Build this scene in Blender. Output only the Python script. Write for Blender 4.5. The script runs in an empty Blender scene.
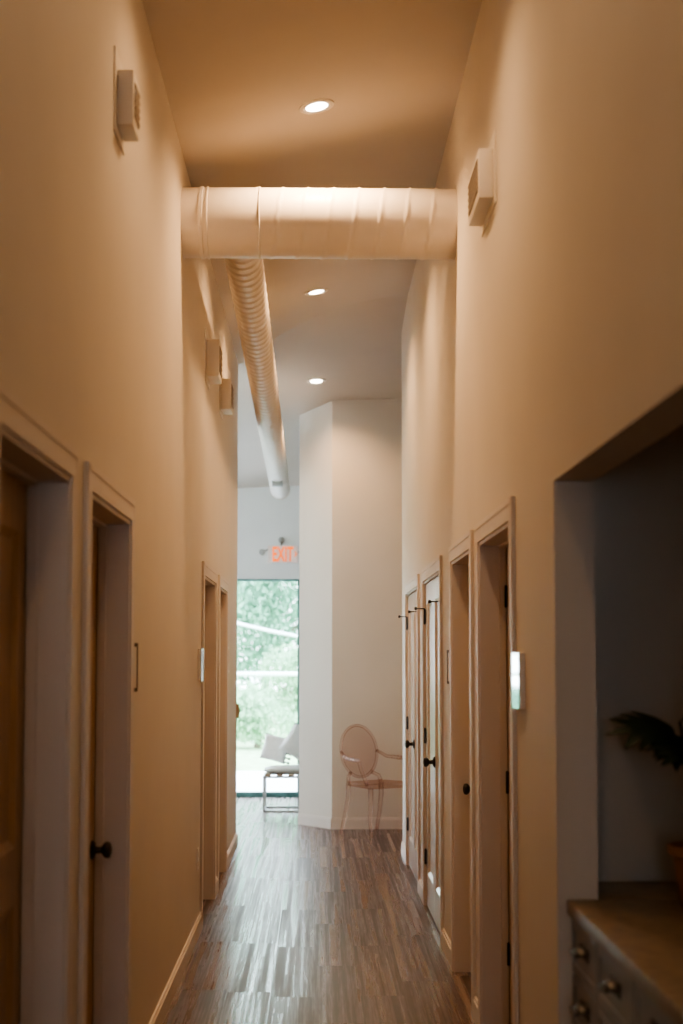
import bpy, bmesh, math, random
from mathutils import Vector, Matrix, Euler
random.seed(7)
PI = math.pi
scn = bpy.context.scene
COL = scn.collection

# ------------------------------------------------------------------ dimensions (metres)
WL, WR = -0.671, 0.699           # faces of the corridor walls
TH = 0.118                       # wall thickness
HEAD = 2.06                      # door head height
YF = -3.0                        # wall behind the viewer
YLE, YRE = 12.12, 11.53          # far ends of left / right corridor walls
YB = 13.2                        # face of back wall
YE = 16.2                        # face of the glazed end wall
XL, XR = -4.0, 3.0               # outer sides of the lobby

def near_z(x): return 4.265 + .187*x - .108*x*x
def far_z(x, y): return 3.975 + .04*(x-.146) - .1406*(y-YB)
def crease(x): return YB - (near_z(x) - 3.975 - .04*(x-.146))/.1406

# ------------------------------------------------------------------ materials
def nodes_of(name):
    m = bpy.data.materials.new(name); m.use_nodes = True
    nt = m.node_tree; b = nt.nodes['Principled BSDF']
    return m, nt, b

def paint(name, col, rough=.6, var=.05, scale=9., bump=.03, metal=0., spec=.5, coat=0., stretch=(1,1,1), bscale=90.):
    m, nt, b = nodes_of(name)
    tc = nt.nodes.new('ShaderNodeTexCoord'); mp = nt.nodes.new('ShaderNodeMapping')
    mp.inputs['Scale'].default_value = stretch
    nt.links.new(tc.outputs['Object'], mp.inputs['Vector'])
    n = nt.nodes.new('ShaderNodeTexNoise'); n.inputs['Scale'].default_value = scale; n.inputs['Detail'].default_value = 4
    nt.links.new(mp.outputs[0], n.inputs['Vector'])
    r = nt.nodes.new('ShaderNodeValToRGB')
    r.color_ramp.elements[0].position = .3; r.color_ramp.elements[1].position = .7
    r.color_ramp.elements[0].color = tuple(max(0, c*(1-var)) for c in col)+(1,)
    r.color_ramp.elements[1].color = tuple(min(1, c*(1+var)) for c in col)+(1,)
    nt.links.new(n.outputs['Fac'], r.inputs['Fac']); nt.links.new(r.outputs['Color'], b.inputs['Base Color'])
    b.inputs['Roughness'].default_value = rough; b.inputs['Metallic'].default_value = metal
    b.inputs['Specular IOR Level'].default_value = spec
    b.inputs['Coat Weight'].default_value = coat
    if bump:
        n2 = nt.nodes.new('ShaderNodeTexNoise'); n2.inputs['Scale'].default_value = bscale; n2.inputs['Detail'].default_value = 3
        nt.links.new(mp.outputs[0], n2.inputs['Vector'])
        bp = nt.nodes.new('ShaderNodeBump'); bp.inputs['Strength'].default_value = bump; bp.inputs['Distance'].default_value = .01
        nt.links.new(n2.outputs['Fac'], bp.inputs['Height']); nt.links.new(bp.outputs[0], b.inputs['Normal'])
    return m

M = {}
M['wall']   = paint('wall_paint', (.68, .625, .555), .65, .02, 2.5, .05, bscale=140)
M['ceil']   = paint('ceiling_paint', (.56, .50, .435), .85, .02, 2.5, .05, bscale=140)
M['end']    = paint('lobby_paint', (.91, .91, .90), .7, .02, 2.5, .05, bscale=140)
M['trim']   = paint('trim_gloss_paint', (.69, .625, .57), .5, .015, 4, 0)
M['closet'] = paint('closet_door_gloss_paint', (.80, .77, .75), .2, .015, 4, 0, coat=.3)
M['door']   = paint('door_tan_wood', (.46, .31, .18), .45, .16, 5, .02, stretch=(6, 6, .6))
M['duct']   = paint('duct_white_paint', (.83, .77, .70), .42, .03, 5, .02)
M['box']    = paint('fixture_white_plastic', (.78, .73, .66), .5, .02, 8, .0)
M['grille'] = paint('fixture_grille', (.35, .29, .23), .7, .1, 60, .1)
M['bronze'] = paint('dark_bronze', (.022, .016, .013), .42, .2, 20, .0, metal=.4)
M['steel']  = paint('brushed_steel', (.55, .58, .58), .3, .08, 30, .02, metal=.9)
M['alum']   = paint('dark_green_aluminium', (.10, .22, .21), .4, .1, 20, .01, metal=.3)
M['tan']    = paint('tan_plastic', (.42, .31, .19), .5, .05, 20, .0)
M['outlet'] = paint('outlet_ivory', (.80, .76, .70), .35, .02, 20, .0)
M['gplast'] = paint('grey_plastic', (.40, .40, .37), .5, .05, 20, .0)
M['counter']= paint('counter_stone', (.20, .145, .085), .35, .3, 26, .02)
M['cab']    = paint('cabinet_grey_paint', (.26, .265, .285), .35, .04, 6, .01)
M['pillow'] = paint('pillow_white_linen', (.92, .92, .90), .9, .04, 30, .3, bscale=300)
M['pillow2']= paint('pillow_grey_linen', (.30, .33, .32), .9, .15, 30, .3, bscale=300)
M['tassel'] = paint('tassel_dark_yarn', (.16, .19, .18), .9, .2, 30, .3)
M['seatfab']= paint('bench_cushion_cloth', (.70, .72, .70), .9, .05, 30, .3, bscale=300)
M['wood']   = paint('bench_slat_wood', (.36, .27, .19), .5, .2, 8, .05, stretch=(1, 10, 10))
M['pot']    = paint('pot_terracotta', (.30, .15, .08), .5, .2, 12, .1)
M['soil']   = paint('potting_soil', (.03, .022, .016), .95, .4, 40, .8)
M['leaf']   = paint('plant_leaf', (.012, .028, .014), .4, .35, 14, .1)
M['stem']   = paint('plant_stem', (.02, .035, .015), .5, .3, 20, .05)
M['bark']   = paint('tree_bark', (.22, .18, .14), .9, .3, 12, .6)
M['concrete']=paint('pavement_concrete', (.76, .79, .82), .85, .05, 3, .1)
M['lawn']   = paint('lawn_grass', (.32, .48, .26), .95, .3, 5, .8)
M['rail']   = paint('pale_painted_steel', (.80, .86, .90), .5, .05, 6, .0)
M['cable']  = paint('pale_cable_sheath', (.74, .80, .84), .6, .05, 6, .0)

def leafmat(name, col, var):
    m, nt, b = nodes_of(name)
    g = nt.nodes.new('ShaderNodeNewGeometry')
    r = nt.nodes.new('ShaderNodeValToRGB')
    r.color_ramp.elements[0].color = tuple(c*(1-var) for c in col)+(1,)
    r.color_ramp.elements[1].color = tuple(min(1, c*(1+var)) for c in col)+(1,)
    nt.links.new(g.outputs['Random Per Island'], r.inputs['Fac'])
    nt.links.new(r.outputs['Color'], b.inputs['Base Color'])
    b.inputs['Roughness'].default_value = .6
    tr = nt.nodes.new('ShaderNodeBsdfTranslucent'); nt.links.new(r.outputs['Color'], tr.inputs['Color'])
    mx = nt.nodes.new('ShaderNodeMixShader'); mx.inputs[0].default_value = .4
    out = nt.nodes['Material Output']
    nt.links.new(b.outputs[0], mx.inputs[1]); nt.links.new(tr.outputs[0], mx.inputs[2]); nt.links.new(mx.outputs[0], out.inputs['Surface'])
    return m
M['leaf_a'] = leafmat('foliage_mid_green', (.24, .47, .345), .18)
M['leaf_b'] = leafmat('foliage_deep_green', (.19, .40, .30), .2)
M['leaf_c'] = leafmat('foliage_pale_green', (.34, .56, .36), .18)

def emis(name, col, s):
    m, nt, b = nodes_of(name)
    n = nt.nodes.new('ShaderNodeTexNoise'); n.inputs['Scale'].default_value = 5
    mr = nt.nodes.new('ShaderNodeMapRange'); mr.inputs['To Min'].default_value = s*.9; mr.inputs['To Max'].default_value = s*1.1
    nt.links.new(n.outputs['Fac'], mr.inputs['Value'])
    b.inputs['Base Color'].default_value = col+(1,)
    b.inputs['Emission Color'].default_value = col+(1,)
    nt.links.new(mr.outputs[0], b.inputs['Emission Strength'])
    return m
M['lamp'] = emis('downlight_lens', (1, .86, .68), 14)
M['exit'] = emis('exit_letter_orange', (1, .15, .0), 1.15)
M['exitface'] = emis('exit_face_blush', (.86, .74, .69), .12)

def see_through(name, tint, edge, glossy, rough=.02, k=.5):
    """clear sheet: transparent with fresnel reflections, denser towards grazing edges"""
    m, nt, b = nodes_of(name); nt.nodes.remove(b)
    out = nt.nodes['Material Output']
    lw = nt.nodes.new('ShaderNodeLayerWeight'); lw.inputs['Blend'].default_value = k
    mc = nt.nodes.new('ShaderNodeMix'); mc.data_type = 'RGBA'
    mc.inputs['A'].default_value = tint+(1,); mc.inputs['B'].default_value = edge+(1,)
    nt.links.new(lw.outputs['Facing'], mc.inputs['Factor'])
    t = nt.nodes.new('ShaderNodeBsdfTransparent'); nt.links.new(mc.outputs['Result'], t.inputs['Color'])
    g = nt.nodes.new('ShaderNodeBsdfGlossy'); g.inputs['Roughness'].default_value = rough
    fr = nt.nodes.new('ShaderNodeFresnel'); fr.inputs['IOR'].default_value = 1.45
    ml = nt.nodes.new('ShaderNodeMath'); ml.operation = 'MULTIPLY'; ml.inputs[1].default_value = glossy
    nt.links.new(fr.outputs[0], ml.inputs[0])
    mx = nt.nodes.new('ShaderNodeMixShader')
    nt.links.new(ml.outputs[0], mx.inputs[0]); nt.links.new(t.outputs[0], mx.inputs[1]); nt.links.new(g.outputs[0], mx.inputs[2])
    nt.links.new(mx.outputs[0], out.inputs['Surface'])
    return m
M['glass']  = see_through('window_glass', (.95, .965, .975), (.87, .92, .93), 1.0, .0)
M['acrylic']= see_through('blush_clear_acrylic', (.985, .955, .94), (.74, .55, .47), .28, .08)
M['plaque'] = see_through('clear_sign_acrylic', (.95, .95, .93), (.8, .8, .78), 1.0, .03)

def floor_mat():
    m, nt, b = nodes_of('floor_vinyl_planks'); N = nt.nodes.new; L = nt.links.new
    def math_(op, a, c=None):
        n = N('ShaderNodeMath'); n.operation = op
        for i, v in enumerate((a, c)):
            if v is None: continue
            if isinstance(v, (int, float)): n.inputs[i].default_value = v
            else: L(v, n.inputs[i])
        return n.outputs[0]
    tc = N('ShaderNodeTexCoord'); sp = N('ShaderNodeSeparateXYZ'); L(tc.outputs['Object'], sp.inputs[0])
    X, Y = sp.outputs[0], sp.outputs[1]
    PW, PL = .21, 1.15
    xs = math_('DIVIDE', X, PW); row = math_('FLOOR', xs)
    wn = N('ShaderNodeTexWhiteNoise'); wn.noise_dimensions = '1D'; L(row, wn.inputs['W'])
    off = math_('MULTIPLY', wn.outputs['Value'], 1.0)
    ys = math_('ADD', math_('DIVIDE', Y, PL), off); colm = math_('FLOOR', ys)
    cid = N('ShaderNodeCombineXYZ'); L(row, cid.inputs[0]); L(colm, cid.inputs[1])
    w2 = N('ShaderNodeTexWhiteNoise'); w2.noise_dimensions = '2D'; L(cid.outputs[0], w2.inputs['Vector'])
    pid = w2.outputs['Value']
    # streaks along the plank
    cv = N('ShaderNodeCombineXYZ'); L(math_('MULTIPLY', X, 30.), cv.inputs[0]); L(math_('MULTIPLY', Y, .38), cv.inputs[1]); L(math_('MULTIPLY', pid, 60.), cv.inputs[2])
    n1 = N('ShaderNodeTexNoise'); n1.inputs['Scale'].default_value = 1.0; n1.inputs['Detail'].default_value = 3; n1.inputs['Roughness'].default_value = .55
    L(cv.outputs[0], n1.inputs['Vector'])
    cv2 = N('ShaderNodeCombineXYZ'); L(math_('MULTIPLY', X, 160.), cv2.inputs[0]); L(math_('MULTIPLY', Y, 6.), cv2.inputs[1]); L(math_('MULTIPLY', pid, 90.), cv2.inputs[2])
    n2 = N('ShaderNodeTexNoise'); n2.inputs['Scale'].default_value = 1.0; n2.inputs['Detail'].default_value = 3; L(cv2.outputs[0], n2.inputs['Vector'])
    v = math_('ADD', math_('MULTIPLY', n1.outputs['Fac'], .8), math_('MULTIPLY', n2.outputs['Fac'], .2))
    v = math_('ADD', v, math_('MULTIPLY', math_('SUBTRACT', pid, .5), .07))
    r = N('ShaderNodeValToRGB'); cr = r.color_ramp
    cr.elements[0].position = .36; cr.elements[0].color = (.040, .022, .016, 1)
    cr.elements[1].position = .68; cr.elements[1].color = (.26, .20, .175, 1)
    e = cr.elements.new(.49); e.color = (.080, .046, .035, 1)
    e = cr.elements.new(.57); e.color = (.145, .10, .088, 1)
    L(v, r.inputs['Fac'])
    # joints
    fx = math_('FRACT', xs); fy = math_('FRACT', ys)
    jx = math_('LESS_THAN', fx, .012); jy = math_('LESS_THAN', fy, .0035)
    j = math_('MAXIMUM', jx, jy)
    mx = N('ShaderNodeMix'); mx.data_type = 'RGBA'; L(math_('MULTIPLY', j, .6), mx.inputs['Factor'])
    L(r.outputs['Color'], mx.inputs['A']); mx.inputs['B'].default_value = (.02, .012, .009, 1)
    L(mx.outputs['Result'], b.inputs['Base Color'])
    mr = N('ShaderNodeMapRange'); mr.inputs['From Min'].default_value = .40; mr.inputs['From Max'].default_value = .64
    mr.inputs['To Min'].default_value = .44; mr.inputs['To Max'].default_value = .15
    L(v, mr.inputs['Value']); L(mr.outputs[0], b.inputs['Roughness'])
    bp = N('ShaderNodeBump'); bp.inputs['Strength'].default_value = .12; bp.inputs['Distance'].default_value = .004
    L(v, bp.inputs['Height']); L(bp.outputs[0], b.inputs['Normal'])
    b.inputs['Specular IOR Level'].default_value = .85
    return m
M['floor'] = floor_mat()

# ------------------------------------------------------------------ mesh helpers
class MB:
    def __init__(s): s.bm = bmesh.new()
    def quad(s, *ps):
        return s.bm.faces.new([s.bm.verts.new(p) for p in ps])
    def box(s, x0, x1, y0, y1, z0, z1, bev=0.):
        x0, x1 = sorted((x0, x1)); y0, y1 = sorted((y0, y1)); z0, z1 = sorted((z0, z1))
        r = bmesh.ops.create_cube(s.bm, size=1.)
        vs = r['verts']
        for v in vs:
            v.co = ((x0+x1)/2+v.co.x*(x1-x0), (y0+y1)/2+v.co.y*(y1-y0), (z0+z1)/2+v.co.z*(z1-z0))
        if bev:
            es = list({e for v in vs for e in v.link_edges})
            bmesh.ops.bevel(s.bm, geom=es, offset=bev, segments=2, profile=.5, affect='EDGES')
        return s
    def prism(s, pts, a, b, axis='Z'):
        """extrude a 2-D polygon; axis Z: pts=(x,y); axis Y: pts=(x,z); axis X: pts=(y,z)"""
        def P(p, t):
            return {'Z': (p[0], p[1], t), 'Y': (p[0], t, p[1]), 'X': (t, p[0], p[1])}[axis]
        A = [s.bm.verts.new(P(p, a)) for p in pts]; B = [s.bm.verts.new(P(p, b)) for p in pts]
        n = len(pts)
        s.bm.faces.new(A); s.bm.faces.new(B[::-1])
        for i in range(n): s.bm.faces.new((A[i], B[i], B[(i+1) % n], A[(i+1) % n]))
        return s
    def tube(s, pts, rad, n=10, cap=True, flat=1.):
        pts = [Vector(p) for p in pts]; m = len(pts)
        rads = rad if isinstance(rad, (list, tuple)) else [rad]*m
        rings = []; ref = None
        for i, p in enumerate(pts):
            t = (pts[min(i+1, m-1)]-pts[max(i-1, 0)]).normalized()
            if ref is None:
                ref = Vector((0, 0, 1)) if abs(t.z) < .9 else Vector((0, 1, 0))
            u = (ref-t*ref.dot(t)).normalized(); ref = u; w = t.cross(u)
            rings.append([s.bm.verts.new(p+(u*math.cos(2*PI*k/n)+w*math.sin(2*PI*k/n)*flat)*rads[i]) for k in range(n)])
        for a, b in zip(rings, rings[1:]):
            for k in range(n): s.bm.faces.new((a[k], a[(k+1) % n], b[(k+1) % n], b[k]))
        if cap: s.bm.faces.new(rings[0][::-1]); s.bm.faces.new(rings[-1])
        return s
    def lathe(s, prof, n=24, org=(0, 0, 0), axis='Z'):
        """prof = [(radius, height)] about an axis through org"""
        def P(r, h, k):
            c, d = math.cos(2*PI*k/n)*r, math.sin(2*PI*k/n)*r
            v = {'Z': (c, d, h), 'X': (h, c, d), 'Y': (d, h, c)}[axis]
            return (org[0]+v[0], org[1]+v[1], org[2]+v[2])
        rings = [[s.bm.verts.new(P(r, h, k)) for k in range(n)] if r > 1e-6 else [s.bm.verts.new(P(0, h, 0))] for r, h in prof]
        for a, b in zip(rings, rings[1:]):
            for k in range(n):
                q = [a[k % len(a)], a[(k+1) % len(a)], b[(k+1) % len(b)], b[k % len(b)]]
                q = list(dict.fromkeys(q))
                if len(q) > 2: s.bm.faces.new(q)
        for ring, h in ((rings[0], 0), (rings[-1], 1)):
            if len(ring) > 2: s.bm.faces.new(ring if h else ring[::-1])
        return s
    def build(s, name, mat, parent=None, smooth=False, loc=None, rotz=0., auto=None):
        bmesh.ops.recalc_face_normals(s.bm, faces=s.bm.faces[:])
        me = bpy.data.meshes.new(name); s.bm.to_mesh(me); s.bm.free()
        me.materials.append(mat)
        if smooth or auto:
            for p in me.polygons: p.use_smooth = True
            if auto: me.set_sharp_from_angle(angle=auto)
        o = bpy.data.objects.new(name, me); COL.objects.link(o)
        if parent: o.parent = parent
        if loc: o.location = loc
        if rotz: o.rotation_euler.z = rotz
        return o

def tag(o, label=None, cat=None, group=None, kind=None):
    for k, v in (('label', label), ('category', cat), ('group', group), ('kind', kind)):
        if v: o[k] = v
    return o
def thing(name, label, cat, loc=(0, 0, 0), rotz=0., group=None):
    o = bpy.data.objects.new(name, None); COL.objects.link(o)
    o.empty_display_size = .1; o.location = loc; o.rotation_euler.z = rotz
    return tag(o, label, cat, group)
def dup(root, loc, rotz=0., label=None, group=None):
    def cp(o, par):
        c = o.copy(); COL.objects.link(c)
        if par: c.parent = par
        for ch in list(o.children):
            cp(ch, c)
        return c
    r = cp(root, None); r.location = loc; r.rotation_euler.z = rotz
    if label: r['label'] = label
    if group: r['group'] = group
    return r
def struct(o, label, cat):
    return tag(o, label, cat, kind='structure')

# ------------------------------------------------------------------ room shell
f = MB(); f.box(XL, XR, YF, YE+.05, -.12, 0); struct(f.build('floor', M['floor']), 'dark brown streaked plank floor running down the corridor', 'floor')

def ceiling():
    b = MB(); n = 14; xs = [-.83+(1.70)*i/n for i in range(n+1)]
    P = lambda x, y, z: b.bm.verts.new((x, y, z))
    low = [(P(x, YF, near_z(x)), P(x, crease(x), near_z(x))) for x in xs]
    for a, c in zip(low, low[1:]): b.bm.faces.new((a[0], a[1], c[1], c[0]))
    # far sloping plane, strips out to both sides
    far = [P(x, YE+.1, far_z(x, YE+.1)) for x in xs]
    for i in range(n): b.bm.faces.new((low[i][1], far[i], far[i+1], low[i+1][1]))
    y0 = crease(xs[0]); l0 = P(XL-.1, y0, far_z(XL-.1, y0)); l1 = P(XL-.1, YE+.1, far_z(XL-.1, YE+.1))
    b.bm.faces.new((l0, l1, far[0], low[0][1]))
    y1 = crease(xs[-1]); r0 = P(XR+.1, y1, far_z(XR+.1, y1)); r1 = P(XR+.1, YE+.1, far_z(XR+.1, YE+.1))
    b.bm.faces.new((low[-1][1], far[-1], r1, r0))
    g = bmesh.ops.extrude_face_region(b.bm, geom=b.bm.faces[:])
    for e in g['geom']:
        if isinstance(e, bmesh.types.BMVert): e.co.z += .15
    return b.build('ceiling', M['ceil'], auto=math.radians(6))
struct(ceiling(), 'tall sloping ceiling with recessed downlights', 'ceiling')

HT = 4.45
def wall_run(name, x0, x1, y0, y1, holes, label, mat='wall', top=HT):
    """wall along Y with door holes [(ya, yb, z_top)]"""
    b = MB(); y = y0
    for a, c, zt in sorted(holes):
        if zt == HEAD:   # unseen boxes added behind each door to block leaking sky light
            o, q = (x0, -1) if x1 <= 0 else (x1, 1)
            b.box(o, o+q*.06, a-.06, a, 0, zt); b.box(o, o+q*.06, c, c+.06, 0, zt); b.box(o, o+q*.06, a-.06, c+.06, zt, zt+.06); b.box(o+q*.06, o+q*.09, a-.06, c+.06, 0, zt+.06)
        if a > y: b.box(x0, x1, y, a, 0, top)
        b.box(x0, x1, a, c, zt, top); y = c
    b.box(x0, x1, y, y1, 0, top)
    return struct(b.build(name, M[mat]), label, 'wall')

L_OPEN = [(2.95, 3.835), (4.17, 5.08), (8.42, 9.41), (9.79, 10.59)]
R_OPEN = [(5.04, 6.02), (6.36, 7.24)]
C_OPEN = [(7.93, 9.15), (9.68, 10.93)]
NICHE = (1.7, 4.15, 2.09)
wall_run('wall_left', WL-TH, WL, YF, YLE, [(a, b, HEAD) for a, b in L_OPEN], 'long cream corridor wall on the left with door openings')
wall_run('wall_right', WR, WR+TH, YF, YRE, [(a, b, HEAD) for a, b in R_OPEN+C_OPEN]+[NICHE], 'long cream corridor wall on the right with doors and a counter niche')
b = MB(); b.box(WL-TH, -.5, YF-.12, YF, 0, HT); b.box(.5, WR+TH, YF-.12, YF, 0, HT); b.box(-.5, .5, YF-.12, YF, 2.1, HT); b.box(-.5, .5, YF-.12, YF, 0, 1.4)
w = MB(); w.box(-.5, -.46, YF-.09, YF-.03, 1.4, 2.1); w.box(.46, .5, YF-.09, YF-.03, 1.4, 2.1); w.box(-.46, .46, YF-.09, YF-.03, 1.4, 1.44); w.box(-.46, .46, YF-.09, YF-.03, 2.06, 2.1)  # unseen window, added to throw cool daylight on the jambs
o = struct(w.build('window_5', M['alum']), 'unseen window added behind the viewer to let in cool daylight', 'window')
g = MB(); g.quad((-.46, YF-.06, 1.44), (.46, YF-.06, 1.44), (.46, YF-.06, 2.06), (-.46, YF-.06, 2.06)); g.build('glass_pane', M['glass'], o)
struct(b.build('wall_front', M['wall']), 'cream wall closing the corridor behind the viewer', 'wall')
# back wall with its chamfered end, facing down the corridor
b = MB()
b.prism([(.148, YB), (XR, YB), (XR, YB+.12), (.195, YB+.12), (-.105, YB+.47), (-.16, YB+.40)], 0, 4.15)
struct(b.build('wall_back', M['wall']), 'cream wall closing the corridor, with an angled end beside the window', 'wall')
# lobby shell
b = MB(); b.box(XL, WL-TH, YLE-.12, YLE, 0, 4.4); struct(b.build('wall_lobby', M['end']), 'lobby wall running off to the left behind the corridor', 'wall')
b = MB(); b.box(WR+TH, XR, YRE-.12, YRE, 0, 4.4); struct(b.build('wall_passage', M['wall']), 'wall of the side passage running off to the right', 'wall')
b = MB(); b.box(XR, XR+.12, YRE-.12, YE, 0, 4.4); struct(b.build('wall_passage_end', M['end']), 'end wall of the side passage on the right', 'wall')

# end wall with window openings
WIN = [(-1.32, -.185), (-2.48, -1.36), (-3.64, -2.52)]  # second and third are out of sight, added for lobby daylight
WTOP = 2.47
b = MB()
b.box(XL-.12, -3.64, YE, YE+.15, 0, 4.3); b.box(-.185, XR+.12, YE, YE+.15, 0, 4.3)
b.box(-3.64, -.185, YE, YE+.15, WTOP, 4.3)
struct(b.build('wall_end', M['end']), 'pale end wall above and beside the tall window', 'wall')
b = MB()   # left side of lobby; its window is unseen, added for daylight
b.box(XL-.12, XL, YLE-.12, 14.8, 0, 4.6); b.box(XL-.12, XL, 15.9, YE, 0, 4.6); b.box(XL-.12, XL, 14.8, 15.9, 2.6, 4.6); b.box(XL-.12, XL, 14.8, 15.9, 0, .05)
struct(b.build('wall_lobby_side', M['end']), 'side wall of the lobby with an added daylight window', 'wall')
for i, (a, c) in enumerate(WIN):
    w = MB(); t = .026
    w.box(a, a+t, YE+.02, YE+.10, 0, WTOP); w.box(c-t, c, YE+.02, YE+.10, 0, WTOP)
    w.box(a+t, c-t, YE+.02, YE+.10, WTOP-t, WTOP); w.box(a+t, c-t, YE+.02, YE+.10, 0, .055)
    o = struct(w.build('window_%d' % (i+1), M['alum']), ['tall dark-framed glass window at the end of the corridor', 'unseen tall window added behind the left corridor wall for daylight', 'unseen far left tall window added for lobby daylight'][i], 'window')
    g = MB(); g.quad((a+t, YE+.06, .055), (c-t, YE+.06, .055), (c-t, YE+.06, WTOP-t), (a+t, YE+.06, WTOP-t)); g.build('glass_pane', M['glass'], o)
    if i < 2:
        m_ = MB(); m_.box(WIN[i+1][1], a, YE+.01, YE+.12, 0, WTOP); m_.build('mullion', M['alum'], o)
w = MB(); t = .05  # side window out of view, added to bring daylight into the lobby
for y in (14.8, 15.9-t): w.box(XL-.09, XL-.02, y, y+t, .05, 2.6)
w.box(XL-.09, XL-.02, 14.8, 15.9, .05, .1); w.box(XL-.09, XL-.02, 14.8, 15.9, 2.55, 2.6)
o = struct(w.build('window_4', M['alum']), 'unseen window added in the lobby side wall for daylight', 'window')
g = MB(); g.quad((XL-.05, 14.8, .1), (XL-.05, 15.9, .1), (XL-.05, 15.9, 2.55), (XL-.05, 14.8, 2.55)); g.build('glass_pane', M['glass'], o)

# ------------------------------------------------------------------ trims: casings and jambs
CW = .078
def casing(n, side, a, c, deep, label):
    """side -1: left wall (+X faces hallway); side 1: right wall"""
    x = WL if side < 0 else WR; d = -side      # d: direction into hallway
    b = MB()
    e = -d*.002          # sits a hair into the wall
    for y0, y1 in ((a-CW, a), (c, c+CW)):
        o = 1 if y0 < a else -1          # towards the opening
        ye, yi = (y0, y1) if o > 0 else (y1, y0)
        b.box(x+e, x+d*.0145, ye, ye+o*.022, 0, HEAD+CW)
        b.box(x+e, x+d*.014, ye+o*.022, yi-o*.016, 0, HEAD+.016)
        b.box(x+e, x+d*.014, yi-o*.016, yi, 0, HEAD)
    b.box(x+e, x+d*.016, a-CW+.022, c+CW-.022, HEAD+CW-.022, HEAD+CW)
    b.box(x+e, x+d*.014, a-CW+.022, c+CW-.022, HEAD+.016, HEAD+CW-.022)
    b.box(x+e, x+d*.014, a-.016, c+.016, HEAD, HEAD+.016)
    jt = .016
    b.box(x+d*.006, x-d*deep, a, a+jt, 0, HEAD-jt); b.box(x+d*.006, x-d*deep, c-jt, c, 0, HEAD-jt); b.box(x+d*.006, x-d*deep, a, c, HEAD-jt, HEAD-.0005)
    if deep > .06:   # door stop
        s0, s1 = x-d*(deep-.03), x-d*(deep-.002)
        b.box(s0, s1, a+jt, a+jt+.011, 0, HEAD-jt); b.box(s0, s1, c-jt-.011, c-jt, 0, HEAD-jt); b.box(s0, s1, a+jt, c-jt, HEAD-jt-.011, HEAD-jt)
    return struct(b.build('trim_%d' % n, M['trim']), label, 'door trim')
nm = ['first', 'second', 'third', 'fourth']
for i, (a, c) in enumerate(L_OPEN): casing(i+1, -1, a, c, .105, 'cream casing of the %s door on the left wall' % nm[i])
for i, (a, c) in enumerate(R_OPEN): casing(i+5, 1, a, c, .105, 'cream casing of the %s door on the right wall' % nm[i])
for i, (a, c) in enumerate(C_OPEN): casing(i+7, 1, a, c, .052, 'cream casing of the %s closet on the right wall' % ['nearer', 'farther'][i])

def bboard(name, segs, label):
    b = MB()
    for (p, q, nx, ny) in segs:       # p->q along the wall, (nx,ny) into the room
        t = .014
        for (z0, z1, tt) in ((0, .088, t), (.088, .102, t*.6)):
            b.prism([p, q, (q[0]+nx*tt, q[1]+ny*tt), (p[0]+nx*tt, p[1]+ny*tt)], z0, z1)
    return struct(b.build(name, M['trim']), label, 'baseboard')
def gaps(y0, y1, holes):
    y = y0; out = []
    for a, c in sorted(holes):
        if a-y > .01: out.append((y, a))
        y = c
    if y1-y > .01: out.append((y, y1))
    return out
bboard('baseboard_left', [((WL, a), (WL, c), 1, 0) for a, c in gaps(YF, YLE, [(a-CW, c+CW) for a, c in L_OPEN])]+[((WL-TH, YLE), (WL+.008, YLE), 0, 1)], 'cream baseboard along the left corridor wall')
bboard('baseboard_right', [((WR, a), (WR, c), -1, 0) for a, c in gaps(YF, YRE, [(a-CW, c+CW) for a, c in R_OPEN+C_OPEN]+[NICHE[:2]])], 'cream baseboard along the right corridor wall')
cn = math.hypot(.308, .40)
bboard('baseboard_back', [((.148, YB), (XR, YB), 0, -1), ((-.16, YB+.40), (.148, YB), -.40/cn, -.308/cn)], 'cream baseboard along the back wall')
bboard('baseboard_end', [((-.185, YE), (XR, YE), 0, -1), ((XL, YE), (-3.64, YE), 0, -1)], 'pale baseboard along the end wall')

# ------------------------------------------------------------------ doors
def panel_door(name, label, x, d, a, c, z0, z1, panels, mat, t=.04):
    """leaf between a..c on Y, face at x, d points to hallway; panels [(ya,yb,za,zb)] absolute. Origin at leaf base."""
    yc = (a+c)/2; L = lambda y: y-yc
    b = MB(); ys = sorted({a, c, *[p[0] for p in panels], *[p[1] for p in panels]}); zs = sorted({z0, z1, *[p[2] for p in panels], *[p[3] for p in panels]})
    for face, sgn in ((0., 1), (-t, -1)):
        for y0, y1 in zip(ys, ys[1:]):
            for q0, q1 in zip(zs, zs[1:]):
                ym, zm = (y0+y1)/2, (q0+q1)/2
                X = d*face
                if any(p[0] < ym < p[1] and p[2] < zm < p[3] for p in panels):
                    r = .022; dp = X-d*sgn*.013
                    o4 = [(X, L(y0), q0), (X, L(y1), q0), (X, L(y1), q1), (X, L(y0), q1)]
                    i4 = [(dp, L(y0)+r, q0+r), (dp, L(y1)-r, q0+r), (dp, L(y1)-r, q1-r), (dp, L(y0)+r, q1-r)]
                    for k in range(4): b.quad(o4[k], o4[(k+1) % 4], i4[(k+1) % 4], i4[k])
                    b.quad(*i4)
                else:
                    b.quad((X, L(y0), q0), (X, L(y1), q0), (X, L(y1), q1), (X, L(y0), q1))
    X0, X1 = 0., -d*t
    b.quad((X0, L(a), z0), (X1, L(a), z0), (X1, L(a), z1), (X0, L(a), z1)); b.quad((X0, L(c), z0), (X1, L(c), z0), (X1, L(c), z1), (X0, L(c), z1))
    b.quad((X0, L(a), z1), (X0, L(c), z1), (X1, L(c), z1), (X1, L(a), z1)); b.quad((X0, L(a), z0), (X0, L(c), z0), (X1, L(c), z0), (X1, L(a), z0))
    bmesh.ops.remove_doubles(b.bm, verts=b.bm.verts[:], dist=1e-5)
    o = b.build(name, mat, loc=(x, yc, 0))
    return struct(o, label, 'door'), yc
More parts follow.
